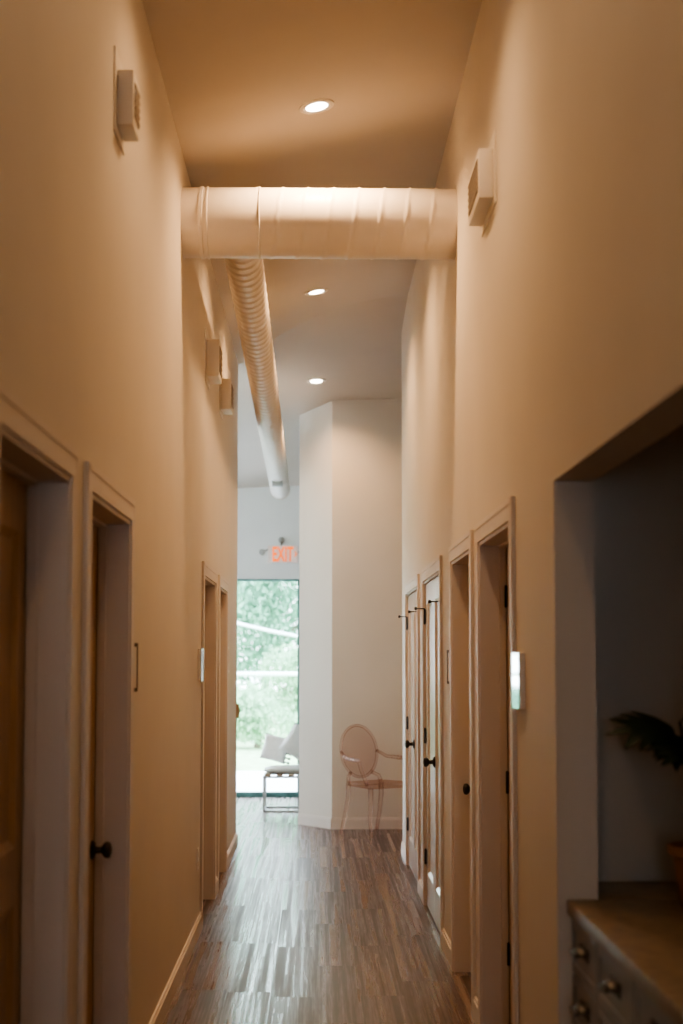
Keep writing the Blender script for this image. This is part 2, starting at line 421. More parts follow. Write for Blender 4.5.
def knob(parent, d, y, z, x=0.):
    b = MB(); K = lambda h: x+d*h
    b.lathe([(.0, K(0)), (.033, K(0)), (.033, K(.005)), (.026, K(.011)), (.013, K(.014)), (.011, K(.034)), (.017, K(.038)), (.027, K(.046)), (.029, K(.055)), (.025, K(.064)), (.012, K(.069)), (0, K(.070))], 20, (0, y, z), 'X')
    return b.build('door_knob', M['bronze'], parent, auto=math.radians(40))
def hinge(parent, d, y, z, x=0., ly=.0, leafw=.03):
    """butt hinge: knuckle barrel with small leaf"""
    b = MB(); h = .045
    b.lathe([(0, z-h-.006), (.004, z-h-.004), (.0065, z-h), (.0065, z+h), (.004, z+h+.004), (0, z+h+.006)], 10, (x+d*.006, y, 0))
    b.box(x-d*.0005, x+d*.0022, y-leafw if ly < 0 else y, y if ly < 0 else y+leafw, z-h, z+h)
    return b.build('hinge', M['bronze'], parent, auto=math.radians(40))

dl = ['tan panelled door in the nearest opening on the left, partly out of frame', 'tan panelled door with dark knob in the second opening on the left',
      'tan door recessed in the third opening on the left', 'tan door recessed in the farthest opening on the left']
for i, (a, c) in enumerate(L_OPEN):
    a2, c2 = a+.018, c-.018
    ps = [(a2+.115, c2-.085, 1.08, HEAD-.16), (a2+.115, c2-.085, .22, .93)]
    o, yc = panel_door('door_%d' % (i+1), dl[i], WL-.107, 1, a2, c2, .006, HEAD-.02, ps, M['door'])
    ky = c2-.06 if i == 1 else a2+.06
    knob(o, 1, ky-yc, .905 if i < 3 else .97)
for i, (a, c) in enumerate(R_OPEN):
    a2, c2 = a+.018, c-.018
    ps = [(a2+.11, c2-.11, 1.08, HEAD-.16), (a2+.11, c2-.11, .22, .93)]
    o, yc = panel_door('door_%d' % (i+5), ['tan door with hinges on its far side in the nearest opening on the right', 'tan door with dark knob in the second opening on the right'][i], WR+.107, -1, a2, c2, .006, HEAD-.02, ps, M['door'])
    if i == 0:
        for z in (1.83, 1.05, .34): hinge(o, -1, c2-.004-yc, z, 0., -1)
        knob(o, -1, a2+.06-yc, .92)
    else: knob(o, -1, c2-.06-yc, .915)
k = 7
cl = [['white glossy leaf with knob of the nearer double closet, on its near side', 'white glossy far leaf of the nearer double closet'],
      ['white glossy leaf with knob of the farther double closet, on its near side', 'white glossy far leaf of the farther double closet']]
for i, (a, c) in enumerate(C_OPEN):
    mid = (a+c)/2
    for j, (p, q) in enumerate(((a+.018, mid-.0015), (mid+.0015, c-.018))):
        ps = [(p+.10, q-.10, .215, HEAD-.14)]
        o, yc = panel_door('door_%d' % k, cl[i][j], WR+.006, -1, p, q, .010, HEAD-.019, ps, M['closet'], .036)
        k += 1
        he = p if j == 0 else q
        hz = (1.835, 1.075, .31)
        for z in hz: hinge(o, -1, he-yc, z, -.001, 1 if j == 0 else -1)
        # hinge pin stop at the top hinge
        b = MB(); x0 = -.007
        sg = 1 if j == 0 else -1
        b.tube([(x0, he-yc, 1.884), (x0-.008, he-yc+sg*.012, 1.886), (x0-.058, he-yc+sg*.03, 1.886)], .0038, 8)
        b.lathe([(0, 1.876), (.008, 1.877), (.0085, 1.886), (.008, 1.895), (0, 1.896)], 10, (x0-.06, he-yc+sg*.031, 0))
        b.build('hinge_pin_stop', M['bronze'], o, auto=math.radians(40))
        if j == 0: knob(o, -1, q-.075-yc, .955)

# ------------------------------------------------------------------ ducts
DY, DZ, DR = 7.08, 3.766, .1748
root = thing('air_duct', 'wide white round duct crossing the corridor from wall to wall', 'duct', (0, DY, DZ))
b = MB(); n = 64; x0, x1 = WL-.002, WR+.002; pitch = .128; m = 150
rings = []
for i in range(m+1):
    x = x0+(x1-x0)*i/m; ring = []
    for j in range(n):
        a = 2*PI*j/n
        ph = ((x/pitch)+j/n) % 1.0; dd = min(ph, 1-ph)*pitch
        r = DR + (.006*(1-dd/.008) if dd < .008 and x > -.30 else 0.)
        ring.append(b.bm.verts.new((x, math.cos(a)*r, math.sin(a)*r)))
    rings.append(ring)
for A, B in zip(rings, rings[1:]):
    for j in range(n): b.bm.faces.new((A[j], A[(j+1) % n], B[(j+1) % n], B[j]))
b.build('duct_pipe', M['duct'], root, smooth=True)
for xc, w in ((-.575, .022), (-.545, .012), (-.285, .010)):
    b = MB(); b.lathe([(DR-.002, xc-w/2), (DR+.005, xc-w/2+.003), (DR+.005, xc+w/2-.003), (DR-.002, xc+w/2)], 64, axis='X'); b.build('joint_band', M['duct'], root, auto=math.radians(40))

root = thing('air_duct', 'narrow ribbed white round duct running lengthwise under the ceiling', 'duct', (-.408, 7.30, 3.83))
b = MB(); n = 36; p0 = Vector((0, 0, 0)); p1 = Vector((.012, 8.30, -.412)); Ld = (p1-p0).length; dr = .098
ax = (p1-p0).normalized(); sx = Vector((1, 0, 0)); up = sx.cross(ax); m = 760
rings = []
for i in range(m+1):
    s_ = Ld*i/m; c_ = p0+ax*s_; ring = []
    for j in range(n):
        a = 2*PI*j/n; ph = (s_/.105+j/n) % 1.0; dd = min(ph, 1-ph)*.105
        r = dr+(.011*(1-(dd/.018)) if dd < .018 else 0)
        ring.append(b.bm.verts.new(c_+sx*math.cos(a)*r+up*math.sin(a)*r))
    rings.append(ring)
for A, B in zip(rings, rings[1:]):
    for j in range(n): b.bm.faces.new((A[j], A[(j+1) % n], B[(j+1) % n], B[j]))
b.bm.faces.new(rings[-1])
b.build('duct_pipe', M['duct'], root, smooth=True)
b = MB(); c_ = p0+ax*(Ld-.02)
b.lathe([(dr+.001, -.01), (dr+.012, -.01), (dr+.012, .02), (0, .024)], 36, c_, 'Y'); b.build('end_cap', M['duct'], root, auto=math.radians(40))
b = MB(); c_ = p0+ax*(Ld-1.1)
b.box(c_.x-.055, c_.x+.055, c_.y-.03, c_.y+.03, c_.z-dr-.05, c_.z-dr+.01, .004)
b.build('damper_box', M['gplast'], root)
for s_ in (7.5,):
    c_ = p0+ax*s_; wx, wy = c_.x-.408, c_.y+7.30
    zt = min(near_z(wx), far_z(wx, wy))-3.83
    b = MB(); b.lathe([(dr+.008, -.012), (dr+.010, -.012), (dr+.010, .012), (dr+.008, .012)], 36, c_, 'Y')
    b.tube([(c_.x, c_.y, c_.z+dr+.008), (c_.x, c_.y, zt)], .004, 8); b.build('hanger', M['duct'], root, auto=math.radians(40))

# ------------------------------------------------------------------ recessed downlights
lspots = [('near the top of the photo, in front of the wide duct', 0, 6.80), ('middle of the row, just past the wide duct', 0, 10.33), ('farthest of the row, before the back wall', 0, 12.62),
          ('overhead and nearest the viewer, out of frame', 0, 3.25), ('overhead just before the wide duct, above the frame', 0, 5.03), ('hidden behind the wide duct crossing the corridor', 0, 8.56), ('unseen, added overhead to light the door jambs', 0, 1.2)]  # last one is an added, unseen lamp that warms the jambs
proto = None
for i, (wh, lx, ly) in enumerate(lspots):
    near = ly < crease(lx)
    z = near_z(lx) if near else far_z(lx, ly)
    rot = Euler((math.atan(-.1406) if not near else 0, -math.atan(.187 if near else .04), 0))
    if proto is None:
        proto = root = thing('recessed_downlight', '', 'downlight', (lx, ly, z-.001))
        b = MB(); b.lathe([(.062, 0), (.088, 0), (.086, -.005), (.066, -.007), (.062, -.004)], 32); b.build('trim_ring', M['box'], root, auto=math.radians(40))
        b = MB(); b.lathe([(0, -.002), (.063, -.002), (.063, -.003), (.045, -.0055), (0, -.007)], 32); b.build('lens', M['lamp'], root, smooth=True)
    else:
        root = dup(proto, (lx, ly, z-.001))
    root.rotation_euler = rot
    root['label'] = 'glowing round recessed downlight, '+wh
    root['group'] = 'ceiling downlights'
    ld = bpy.data.lights.new('downlight_lamp', 'SPOT'); ld.energy = [126, 112, 112, 13, 60, 104, 52][i]; ld.color = (1., .615, .315)
    ld.spot_size = math.radians(142); ld.spot_blend = .75; ld.shadow_soft_size = .05
    lo = bpy.data.objects.new('downlight_lamp', ld); COL.objects.link(lo); lo.location = (lx, ly, z-.025)

# ------------------------------------------------------------------ high wall fixtures (white boxes)
def wall_fixture(label, side, y0, y1, z0, z1, out):
    """local +X points off the wall"""
    yc = (y0+y1)/2; w = (y1-y0)/2; h = z1-z0
    root = thing('wall_fixture', label, 'wall fixture', (WL if side < 0 else WR, yc, z0), 0 if side < 0 else PI, 'white boxes high on the walls')
    b = MB(); b.box(0, .006, -w-.045, w+.045, -.03, h+.06); b.build('back_plate', M['box'], root)
    b = MB(); b.box(.006, out, -w, w, 0, h, .006); b.build('housing', M['box'], root, auto=math.radians(40))
    b = MB()
    b.box(out-.004, out+.003, -w+.025, w-.025, .035, h-.035)
    for k in range(5):
        z = .045+(h-.09)*k/4.
        b.box(out, out+.006, -w+.03, w-.03, z-.004, z+.004)
    b.build('grille', M['grille'], root)
    return root
wall_fixture('white box with dark front panel high on the left wall, nearest the viewer', -1, 4.64, 4.80, 3.34, 3.53, .061)
wall_fixture('white box high on the left wall beyond the wide duct, nearer of two', -1, 8.53, 8.78, 3.27, 3.50, .082)
wall_fixture('white box high on the left wall beyond the wide duct, farther of two', -1, 9.78, 10.02, 3.292, 3.507, .080)
wall_fixture('white box with dark side panel high on the right wall', 1, 5.45, 5.825, 3.367, 3.567, .064)

# ------------------------------------------------------------------ room sign holders
M['sframe'] = paint('sign_frame_dark_brown', (.075, .045, .025), .8, .1, 20, 0)
M['spanel'] = paint('sign_insert_cream', (.66, .60, .53), .6, .02, 10, 0)
M['sgloss'] = paint('sign_gloss_face', (.62, .64, .62), .06, .02, 10, 0, coat=1.0)
def sign(label, side, y0, y1, z0, z1, out, framed):
    yc = (y0+y1)/2; w = (y1-y0)/2; h = z1-z0
    root = thing('sign_holder', label, 'sign holder', (WL if side < 0 else WR, yc, z0), 0 if side < 0 else PI, 'room sign holders beside the doors')
    if framed:
        b = MB(); t = .014
        for (a, c, p, q) in ((-w, w, 0, t), (-w, w, h-t, h), (-w, -w+t, t, h-t), (w-t, w, t, h-t)): b.box(0, out, a, c, p, q)
        b.build('frame', M['sframe'] if framed == 1 else M['outlet'], root)
        b = MB(); b.box(.001, out-.003, -w+t, w-t, t, h-t); b.build('panel', M['spanel'], root)
    else:
        b = MB(); b.box(0, out-.004, -w, w, 0, h, .002); b.build('backing', M['outlet'], root)
        b = MB(); b.box(out-.004, out, -w, w, 0, h, .001); b.build('face', M['sgloss'], root)
    return root
sign('small dark-framed sign holder beside the second door on the left', -1, 5.16, 5.29, 1.447, 1.625, .012, True)
sign('thick glossy sign holder on the left wall before the third door', -1, 8.09, 8.29, 1.437, 1.622, .020, False)
sign('thin white-edged sign holder on the left wall past the fourth door', -1, 10.70, 10.90, 1.462, 1.655, .010, 2)
sign('glossy bright sign holder on the right wall beside the nearest door', 1, 4.755, 4.918, 1.398, 1.588, .022, False)
sign('thin dark-framed sign holder between the closet and the second right door', 1, 7.34, 7.52, 1.435, 1.612, .008, True)

# outlet and switch
root = thing('wall_outlet', 'small ivory outlet plate low on the left wall', 'outlet', (WL, 8.15, .375))
b = MB(); b.box(0, .006, -.038, .038, 0, .122, .002); b.build('cover_plate', M['outlet'], root)
for z in (.035, .087):
    b = MB(); b.box(.006, .009, -.017, .017, z-.015, z+.015, .002); b.build('socket', M['box'], root)
root = thing('wall_switch', 'small tan switch box at the far end of the left wall', 'switch', (WL, 12.05, 1.065))
b = MB(); b.box(0, .022, -.035, .035, 0, .118, .003); b.build('housing', M['tan'], root)
b = MB(); b.box(.022, .028, -.016, .016, .03, .09, .002); b.build('rocker', M['tan'], root)

# ------------------------------------------------------------------ exit sign
root = thing('exit_sign', 'lit orange EXIT sign with emergency lamp heads above the window', 'exit sign', (-.377, YE, 2.655))
b = MB(); b.box(-.172, .172, -.045, 0, 0, .192, .006); b.build('housing', M['exitface'], root)
cu = bpy.data.curves.new('exit_text', 'FONT'); cu.body = 'EXIT'; cu.align_x = 'CENTER'; cu.align_y = 'CENTER'; cu.size = .245; cu.extrude = .003; cu.offset = .004
to = bpy.data.objects.new('exit_text', cu); COL.objects.link(to)
dg = bpy.context.evaluated_depsgraph_get(); me = bpy.data.meshes.new_from_object(to.evaluated_get(dg)); bpy.data.objects.remove(to)
xs = [v.co.x for v in me.vertices]; ys = [v.co.y for v in me.vertices]; sxx = .236/(max(xs)-min(xs)); syy = .166/(max(ys)-min(ys)); mx_, my_ = (max(xs)+min(xs))/2, (max(ys)+min(ys))/2
for v in me.vertices:
    x, y, z = v.co; v.co = ((x-mx_)*sxx, -.047-z, (y-my_)*syy+.096)
me.materials.clear(); me.materials.append(M['exit'])
lo = bpy.data.objects.new('lettering', me); COL.objects.link(lo); lo.parent = root
b = MB(); b.prism([(.128, .066), (.138, .066), (.158, .096), (.138, .126), (.128, .126), (.144, .096)], -.050, -.044, 'Y'); b.build('chevron', M['exit'], root)
for nm_, p, q in (('left', (-.172, .15), (-.238, .118)), ('top', (-.02, .192), (-.02, .256)), ('right', (.172, .12), (.215, .118))):
    b = MB()
    b.tube([(p[0], -.022, p[1]), ((p[0]+q[0])/2, -.03, (p[1]+q[1])/2), (q[0], -.035, q[1])], .010, 8)
    b.lathe([(0, -.085), (.026, -.083), (.034, -.07), (.034, -.03), (.022, -.012), (0, -.010)], 16, (q[0], 0, q[1]), 'Y'); b.build('lamp_head', M['gplast'], root, auto=math.radians(40))

# ------------------------------------------------------------------ niche: walls, counter, drawers
NX = 1.42
b = MB(); b.box(WR+TH, NX+.1, 4.48, 4.6, 0, 2.9); struct(b.build('wall_niche_end', M['wall']), 'dark end wall inside the counter niche', 'wall')
b = MB(); b.box(NX, NX+.1, 1.4, 4.48, 0, 2.9); struct(b.build('wall_niche_back', M['wall']), 'dark back wall of the counter niche', 'wall')
b = MB(); b.box(WR+TH, NX+.1, 1.3, 1.4, 0, 2.9); struct(b.build('wall_niche_near', M['wall']), 'near end wall of the counter niche', 'wall')
b = MB(); b.box(WR+TH, NX+.1, 1.3, 4.6, 2.5, 2.6); struct(b.build('ceiling_niche', M['wall']), 'low ceiling of the counter niche', 'ceiling')
b = MB(); b.box(.724, 1.415, 1.72, 4.145, .834, .874, .004); b.box(WR+TH+.003, 1.415, 4.14, 4.475, .834, .874, .004)
o = b.build('countertop', M['counter'], auto=math.radians(40)); tag(o, 'brown stone countertop in the niche on the right', 'countertop')
def cabinet(y0, y1, label, drawers):
    yc = (y0+y1)/2; w = (y1-y0)/2
    root = thing('drawer_cabinet', label, 'cabinet', (.762, yc, 0), 0, 'drawer cabinets under the counter')
    b = MB(); b.box(.0, .60, -w, w, .10, .832); b.box(.05, .60, -w, w, 0, .10); b.build('body', M['cab'], root)
    z1 = .822
    for h in drawers:
        z0 = z1-h+.006
        b = MB(); t = .02; g = .004
        b.box(-t, 0, -w+g, w-g, z0, z1, .002)
        # raised rim of the drawer front
        fw = .028
        for (p, q, r_, s_) in ((-w+g, w-g, z1-fw, z1), (-w+g, w-g, z0, z0+fw), (-w+g, -w+g+fw, z0+fw, z1-fw), (w-g-fw, w-g, z0+fw, z1-fw)):
            b.box(-t-.004, -t, p, q, r_, s_)
        dr_ = b.build('drawer', M['cab'], root)
        zc = (z0+z1)/2+.005
        b = MB()     # cup pull: half shell
        nn = 14; R = .05
        prof = []
        for u in range(nn+1):
            a = PI*u/nn; row = []
            for v in range(6):
                e = (PI/2)*v/5
                row.append(b.bm.verts.new((-t-.002-.030*math.sin(e)*(.55+.45*math.sin(a)), -math.cos(a)*R, zc+.018*math.cos(e)+.004-.016*(1-math.sin(a))*math.cos(e))))
            prof.append(row)
        for A, B in zip(prof, prof[1:]):
            for v in range(5): b.bm.faces.new((A[v], A[v+1], B[v+1], B[v]))
        b.box(-t-.003, -t, -R-.008, R+.008, zc-.012, zc+.024)
        b.tube([(-t-.032, -R*.9, zc+.004), (-t-.036, 0, zc+.002), (-t-.032, R*.9, zc+.004)], .004, 8)
        b.build('cup_pull', M['bronze'], dr_, auto=math.radians(50))
        z1 -= h
    return root
DR4 = [.155, .155, .195, .21]
cabinet(3.785, 4.145, 'grey drawer cabinet under the counter, against the far side of the niche', DR4)
cabinet(3.345, 3.78, 'grey drawer cabinet under the counter, second from the far side of the niche', DR4)
cabinet(2.905, 3.34, 'grey drawer cabinet under the counter, third from the far side and cut by the frame', DR4)

# potted plant
root = thing('potted_plant', 'dark leafy potted plant standing on the niche counter', 'plant', (1.085, 3.92, .8745))
b = MB(); b.lathe([(0, 0), (.075, 0), (.082, .01), (.105, .15), (.118, .158), (.120, .182), (.112, .184), (.104, .160), (.06, .158), (0, .158)], 32)
pot = b.build('pot', M['pot'], root, auto=math.radians(40))
b = MB(); b.lathe([(0, .158), (.103, .158), (.09, .167), (.03, .172), (0, .172)], 24); b.build('soil', M['soil'], root, smooth=True)
def lobed_leaf(base, tip, width, nlobes, droop, roll=0.):
    """palmate-pinnate leaf blade between base and tip with finger lobes either side of the midrib"""
    b = MB(); base = Vector(base); tip = Vector(tip); ax = tip-base; Ln = ax.length; ax.normalize()
    sd = ax.cross(Vector((0, 0, 1))).normalized(); nz = sd.cross(ax)
    sd, nz = sd*math.cos(roll)+nz*math.sin(roll), nz*math.cos(roll)-sd*math.sin(roll)
    def P(u, v): return base+ax*(u*Ln)+sd*v+nz*(droop*math.sin(u*PI)-.25*v*v/max(width, .01)-.02*u)
    def lobe(p, q, w):       # pointed blade from p to q in (u,v)
        n = 7; L_, R_, C_ = [], [], []
        du, dv = q[0]-p[0], q[1]-p[1]; ln = math.hypot(du*Ln, dv)
        nu, nv = -dv/ln, du*Ln/ln
        for i in range(n+1):
            t = i/n; hw = w*(math.sin(PI*min(1, t*.80+.2)))**.8*(1 if t < 1 else 0)
            cu_, cv_ = p[0]+du*t, p[1]+dv*t
            C_.append(b.bm.verts.new(P(cu_, cv_)-nz*.002)); L_.append(b.bm.verts.new(P(cu_+nu*hw/Ln, cv_+nv*hw))); R_.append(b.bm.verts.new(P(cu_-nu*hw/Ln, cv_-nv*hw)))
        for i in range(n):
            b.bm.faces.new((C_[i], C_[i+1], L_[i+1], L_[i])); b.bm.faces.new((R_[i], R_[i+1], C_[i+1], C_[i]))
    lobe((0, 0), (1, 0), width*.13)
    for k in range(nlobes):
        u0 = .02+.58*k/nlobes
        for sg in (-1, 1):
            lobe((u0, 0), (min(.94, u0+.42), sg*width*(.56-.26*k/nlobes)), width*.095)
    return b
lvs = [((-.10, .02, .50), (-.285, .0, .503), .20, 3, .012, .5), ((-.085, -.02, .455), (-.10, -.20, .40), .20, 3, .02, .2), ((-.07, .05, .52), (.05, .05, .60), .22, 3, .03, .3),
       ((.02, -.06, .50), (.10, -.24, .46), .22, 3, .03, -.2), ((.06, .03, .55), (.22, .10, .56), .20, 3, .03, .1), ((.0, .08, .48), (-.02, .27, .42), .22, 3, .03, .1),
       ((-.06, -.01, .46), (-.16, -.05, .43), .17, 3, .02, .6), ((.04, .0, .62), (.0, -.14, .68), .20, 3, .03, .2)]
for (bs, tp, w, nl, dp, rl) in lvs:
    b = MB(); bs = Vector(bs)
    b.tube([(bs.x*.12, bs.y*.12, .168), (bs.x*.35, bs.y*.35, .30), (bs.x*.75, bs.y*.75, .42 if bs.z > .44 else .36), bs], [.006, .0055, .0045, .0035], 8)
    st = b.build('stem', M['stem'], root, smooth=True)
    lobed_leaf(bs, tp, w, nl, dp, rl).build('leaf', M['leaf'], st, smooth=True)

# ------------------------------------------------------------------ clear acrylic armchair by the back wall
def ghost_chair():
    a = math.radians(36)
    root = thing('acrylic_armchair', 'clear blush acrylic armchair with oval back against the back wall', 'chair', (.555, 12.83, 0), a)
    A = M['acrylic']       # local: faces -Y
    # seat
    b = MB(); n = 9
    pts = [(-.185, .20), (-.265, -.20)]
    for i in range(n+1):
        t = i/n; pts.append((-.255+.51*t, -.225-.035*math.sin(PI*t)))
    pts += [(.265, -.20), (.205, .20)]
    pts = [p for i, p in enumerate(pts) if i == 0 or p != pts[i-1]]
    b.prism(pts, .425, .462); b.build('seat', A, root)
    # oval back
    b = MB(); zc, hw, hh, yb, rk = .722, .205, .232, .235, .16
    def O(t, s, dy=0.): # point on oval
        z = zc+hh*s*math.sin(t); x = hw*s*math.cos(t)
        return Vector((x, yb+(z-.48)*rk-.25*(hw*hw-x*x)*-.4+dy, z))
    N_ = 48
    b.tube([O(2*PI*i/N_, 1.) for i in range(N_+1)], .013, 10, cap=False)
    for dy in (-.005, .005):
        rr = [[b.bm.verts.new(O(2*PI*i/N_, s, dy)) for i in range(N_)] for s in (.98, .66, .33)]; c_ = b.bm.verts.new(O(0, 0, dy))
        for P_, Q_ in zip(rr, rr[1:]):
            for i in range(N_): b.bm.faces.new((P_[i], P_[(i+1) % N_], Q_[(i+1) % N_], Q_[i]))
        for i in range(N_): b.bm.faces.new((rr[-1][i], rr[-1][(i+1) % N_], c_))
    for s in (-1, 1):
        b.tube([(s*.185, .19, .45), (s*.175, .205, .50), O(PI*1.5+s*.62, 1.0)], [.019, .017, .015], 10)
    b.build('backrest', A, root, smooth=True)
    for s in (-1, 1):
        b = MB(); b.tube([(s*.235, -.195, .43), (s*.236, -.20, .30), (s*.236, -.185, .15), (s*.235, -.208, 0)], [.024, .021, .017, .013], 12); b.build('leg', A, root, smooth=True)
        b = MB(); b.tube([(s*.187, .185, .44), (s*.19, .19, .33), (s*.197, .225, .16), (s*.205, .275, 0)], [.024, .022, .018, .014], 12); b.build('leg', A, root, smooth=True)
        b = MB()
        top = O(0 if s > 0 else PI, 1.0)
        b.tube([top, (s*.235, .17, .675), (s*.268, .05, .668), (s*.275, -.05, .668), (s*.268, -.075, .655), (s*.255, -.075, .60), (s*.243, -.105, .53), (s*.24, -.155, .455)],
               [.013, .015, .018, .019, .018, .015, .016, .020], 12)
        b.build('armrest', A, root, smooth=True)
    return root
ghost_chair()

# ------------------------------------------------------------------ bench by the window with pillows
root = thing('bench', 'steel-framed bench with pale cushion by the window, half hidden by the angled wall', 'bench', (-.13, 14.85, 0))
b = MB()
for y in (-.21, .21):
    for s in (-1, 1): b.box(s*.40-.011, s*.40+.011, y-.011, y+.011, .0, .362)
    b.box(-.40, .40, y-.011, y+.011, 0, .02); b.box(-.41, .41, y-.011, y+.011, .345, .367)
for s in (-1, 1): b.box(s*.40-.011, s*.40+.011, -.21, .21, .345, .367); b.box(s*.40-.011, s*.40+.011, -.21, .21, 0, .02)
b.build('frame', M['steel'], root)
for k in range(7):
    x = -.36+.12*k
    b = MB(); b.box(x-.03, x+.03, -.225, .225, .367, .389, .003); b.build('slat', M['wood'], root)
def cushion(name, mat, parent, sx, sy, sz, loc=None, rot=None, puff=1.):
    b = MB(); n = 12; g = {}
    for side in (0, 1):
        for i in range(n+1):
            for j in range(n+1):
                u, v = 2*i/n-1, 2*j/n-1
                e = ((1-u**4)*(1-v**4))**.45
                pin = 1-.06*(abs(u*v)**.0)*(1-max(abs(u), abs(v))**2)*0
                k = (side, i, j) if 0 < i < n and 0 < j < n else (0, i, j)
                if k not in g:
                    g[k] = b.bm.verts.new((u*sx/2*(1-.05*(1-abs(v)**2)*(abs(u) > .8)), v*sy/2*(1-.05*(1-abs(u)**2)*(abs(v) > .8)), (1 if side else -1)*sz/2*e*puff*(1+.05*math.sin(7*u+3*v))))
    for side in (0, 1):
        for i in range(n):
            for j in range(n):
                q = [g[(side, *c) if 0 < c[0] < n and 0 < c[1] < n else (0, *c)] for c in ((i, j), (i+1, j), (i+1, j+1), (i, j+1))]
                b.bm.faces.new(q if side else q[::-1])
    o = b.build(name, mat, parent, smooth=True)
    if loc: o.location = loc
    if rot: o.rotation_euler = rot
    return o
cushion('seat_cushion', M['seatfab'], root, .84, .46, .075, (0, 0, .421))
def pillow(label, mat, loc, rot, s, tassels=False, t=.15):
    r_ = thing('throw_pillow', label, 'pillow', loc, 0, 'pillows on the bench'); r_.rotation_euler = rot
    cushion('cover', mat, r_, s, s, t)
    if tassels:
        for k in range(6):
            v = -s/2+s*(k+.5)/6
            b = MB(); b.lathe([(0, 0), (.010, .004), (.012, .014), (.006, .022), (.014, .05), (.012, .062), (0, .062)], 10, (s/2-.012, v, 0), 'X'); b.build('tassel', M['tassel'], r_, auto=math.radians(50))
    return r_
pillow('grey pillow leaning at the back right of the bench', M['pillow2'], (-.03, 15.03, .71), (math.radians(82), math.radians(42), 0), .32, False, .09)
pillow('white pillow with dark tassels at the left of the bench', M['pillow'], (-.425, 14.98, .625), (math.radians(82), math.radians(14), math.radians(-8)), .27, True, .09)
pillow('plain white pillow in front of the others on the bench', M['pillow'], (-.165, 14.755, .69), (math.radians(78), math.radians(33), 0), .32, False, .11)

# ------------------------------------------------------------------ outside
b = MB(); b.box(-40, 30, YE+.15, 20.2, -.14, -.02); o = b.build('pavement', M['concrete']); struct(o, 'bright pale pavement outside the window', 'pavement')
b = MB(); b.box(-60, 40, 20.2, 70, -.3, -.03); b.box(-60, -40, YE, 20.2, -.3, -.03); o = b.build('lawn', M['lawn']); struct(o, 'grassy ground beyond the pavement outside', 'lawn')
def tree(name, label, cat, group, x, y, z0, rx, ry, rz, nl, mat, ls, trunk=True):
    root = thing(name, label, cat, (x, y, -.03), 0, group)
    b = MB(); rnd = random.Random(int(x*977+y*131))
    blobs = [(Vector((rnd.uniform(-.5, .5)*rx, rnd.uniform(-.5, .5)*ry, z0+rz+rnd.uniform(-.55, .55)*rz)), rnd.uniform(.45, .7)) for _ in range(9)]
    for i in range(nl):
        c_, k = rnd.choice(blobs)
        d = Vector((rnd.gauss(0, 1), rnd.gauss(0, 1), rnd.gauss(0, 1))).normalized()*rnd.uniform(.55, 1.05)
        p = c_+Vector((d.x*rx*k, d.y*ry*k, d.z*rz*k))
        if p.z < .05: continue
        q = Euler((rnd.uniform(0, 6.3), rnd.uniform(0, 6.3), rnd.uniform(0, 6.3))).to_matrix(); s = ls*rnd.uniform(.6, 1.3)
        b.bm.faces.new([b.bm.verts.new(p+q@Vector(v)*s) for v in ((-1, 0, 0), (-.2, -.42, 0), (1, 0, .15), (-.2, .42, 0))])
    cr = b.build('crown', mat, root)
    b = MB(); h = z0+rz
    b.tube([(0, 0, 0), (.06, .03, h*.4), (-.03, 0, h*.8), (.02, 0, h*1.2)], [.05*rx+.03, .04*rx+.02, .03*rx+.015, .02], 10)
    for k in range(5):
        a = k*1.26; b.tube([(0, 0, h*(.4+.1*k)), (math.cos(a)*rx*.35, math.sin(a)*ry*.35, h*(.65+.1*k)), (math.cos(a)*rx*.6, math.sin(a)*ry*.6, h*(.8+.1*k))], [.025*rx, .018*rx, .008*rx], 8)
    b.build('trunk', M['bark'], root, smooth=True)
    return root
trs = [(-1.3, 35.5, 2.4, 2.15, 2.0, 3.4, 'leaf_a', 'broad mid green tree directly beyond the window'),
       (4.1, 36, 2.4, 2.15, 2.0, 3.6, 'leaf_b', 'deep green tree outside, right of the view through the window'),
       (-6.7, 36, 2.4, 2.15, 2.0, 3.6, 'leaf_b', 'deep green tree outside, left of the view through the window'),
       (-4.0, 42.5, 3.0, 2.45, 2.0, 5.0, 'leaf_a', 'tall tree at the back, seen at the left of the window view'),
       (1.4, 42.5, 3.0, 2.45, 2.0, 5.2, 'leaf_a', 'tallest tree at the back, seen at the right of the window view'),
       (-9.5, 42.5, 3.0, 2.2, 2.0, 5.0, 'leaf_b', 'tall tree at the back, far left outside'),
       (6.9, 42.5, 3.0, 2.2, 2.0, 5.0, 'leaf_b', 'tall tree at the back, far right outside')]
for (x, y, z0, rx, ry, rz, mt, lb) in trs:
    tree('leafy_tree', lb, 'tree', 'trees outside the window', x, y, z0-2.2, rx, ry, rz, 19000, M[mt], .085)
shs = [(-1.05, 25.5, .0, .78, .7, .60, 'leaf_c', 'rounded pale green shrub in the middle of the window view'),
       (-.2, 28.5, .0, 1.0, .8, .95, 'leaf_c', 'taller pale shrub behind the bench, right in the window view'),
       (-2.6, 28, .0, 1.0, .8, .62, 'leaf_b', 'darker low shrub at the left edge of the window view'),
       (2.45, 28.9, .0, 1.0, .8, .7, 'leaf_a', 'green shrub outside, hidden right of the window'),
       (-5.3, 28.9, .0, 1.1, .8, .7, 'leaf_a', 'green shrub outside, hidden left of the corridor view')]
for (x, y, z0, rx, ry, rz, mt, lb) in shs:
    tree('leafy_shrub', lb, 'shrub', 'shrubs outside the window', x, y, z0, rx, ry, rz, 3200, M[mt], .07)
def sag(xa, xb, y, za, zb, dip, r, label, name, cat, n=40):
    b = MB(); pts = [(xa+(xb-xa)*i/n, y, za+(zb-za)*i/n-dip*4*(i/n)*(1-i/n)) for i in range(n+1)]
    b.tube(pts, r, 8); return tag(b.build(name, M['cable'], smooth=True), label, cat)
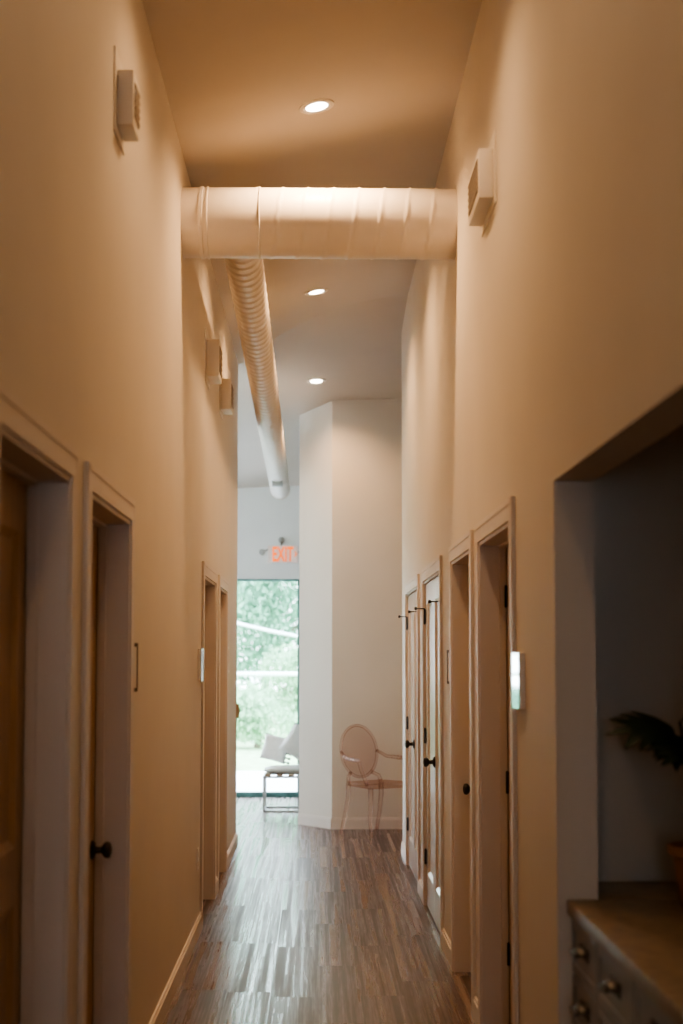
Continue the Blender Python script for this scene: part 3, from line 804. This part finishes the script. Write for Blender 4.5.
for x in (-9, 14):
    pr = thing('utility_pole', 'brown utility pole at the %s end of the sagging cable' % ('left' if x < 0 else 'right'), 'pole', (x, 30.35, -.03), 0, 'utility poles')
    b = MB(); b.tube([(0, 0, 0), (0, 0, 6.5)], [.12, .09], 12); b.build('post', M['bark'], pr, smooth=True)
    b = MB(); b.box(-.05, .05, -.28, .28, 5.9, 6.02); b.build('crossarm', M['bark'], pr)
sag(-9, 14, 30, 5.82, 5.82, 4.05, .036, 'pale overhead cable sagging across the trees outside', 'overhead_cable', 'cable')
root = thing('guard_rail', 'pale horizontal guard rail in front of the trees outside', 'rail', (0, 26.9, -.03))
b = MB(); b.tube([(-14, 0, 1.30), (12, 0, 1.30)], .042, 10); b.build('rail', M['rail'], root, smooth=True)
for k in range(9):
    x = -13.6+3.1*k
    b = MB(); b.tube([(x, 0, 0), (x, 0, 1.25)], .03, 8); b.build('post', M['rail'], root, smooth=True)

# ------------------------------------------------------------------ sky
w = bpy.data.worlds.new('overcast_sky'); scn.world = w; w.use_nodes = True; nt = w.node_tree
bg = nt.nodes['Background']; tc = nt.nodes.new('ShaderNodeTexCoord'); sp = nt.nodes.new('ShaderNodeSeparateXYZ'); r = nt.nodes.new('ShaderNodeValToRGB')
nt.links.new(tc.outputs['Generated'], sp.inputs[0]); nt.links.new(sp.outputs[2], r.inputs['Fac']); nt.links.new(r.outputs['Color'], bg.inputs['Color'])
r.color_ramp.elements[0].color = (.83, .915, 1, 1); r.color_ramp.elements[1].color = (.76, .87, 1, 1)
bg.inputs['Strength'].default_value = 16.5

# ------------------------------------------------------------------ camera
cd = bpy.data.cameras.new('camera'); cam = bpy.data.objects.new('camera', cd); COL.objects.link(cam)
F = 1422.
cd.sensor_fit = 'VERTICAL'; cd.sensor_height = 36.; cd.sensor_width = 24.; cd.lens = F*36/1024
cd.clip_start = .05; cd.clip_end = 300
pitch, yaw = math.radians(3.6215), math.radians(1.0253)
cam.location = (0, 0, 1.57); cam.rotation_euler = (PI/2+pitch, 0, -yaw)
cd.shift_y = (568-512)/1024.
cd.dof.use_dof = True; cd.dof.focus_distance = 8.2; cd.dof.aperture_fstop = 2.2
scn.camera = cam

scn.view_settings.view_transform = 'AgX'
scn.view_settings.look = 'AgX - Medium High Contrast'
scn.view_settings.exposure = 0.03
cy = scn.cycles
cy.use_denoising = True; cy.use_adaptive_sampling = False
cy.max_bounces = 10; cy.diffuse_bounces = 6; cy.glossy_bounces = 4; cy.transmission_bounces = 8; cy.transparent_max_bounces = 24
cy.sample_clamp_indirect = 6.0; cy.blur_glossy = .5
cy.caustics_reflective = False; cy.caustics_refractive = False
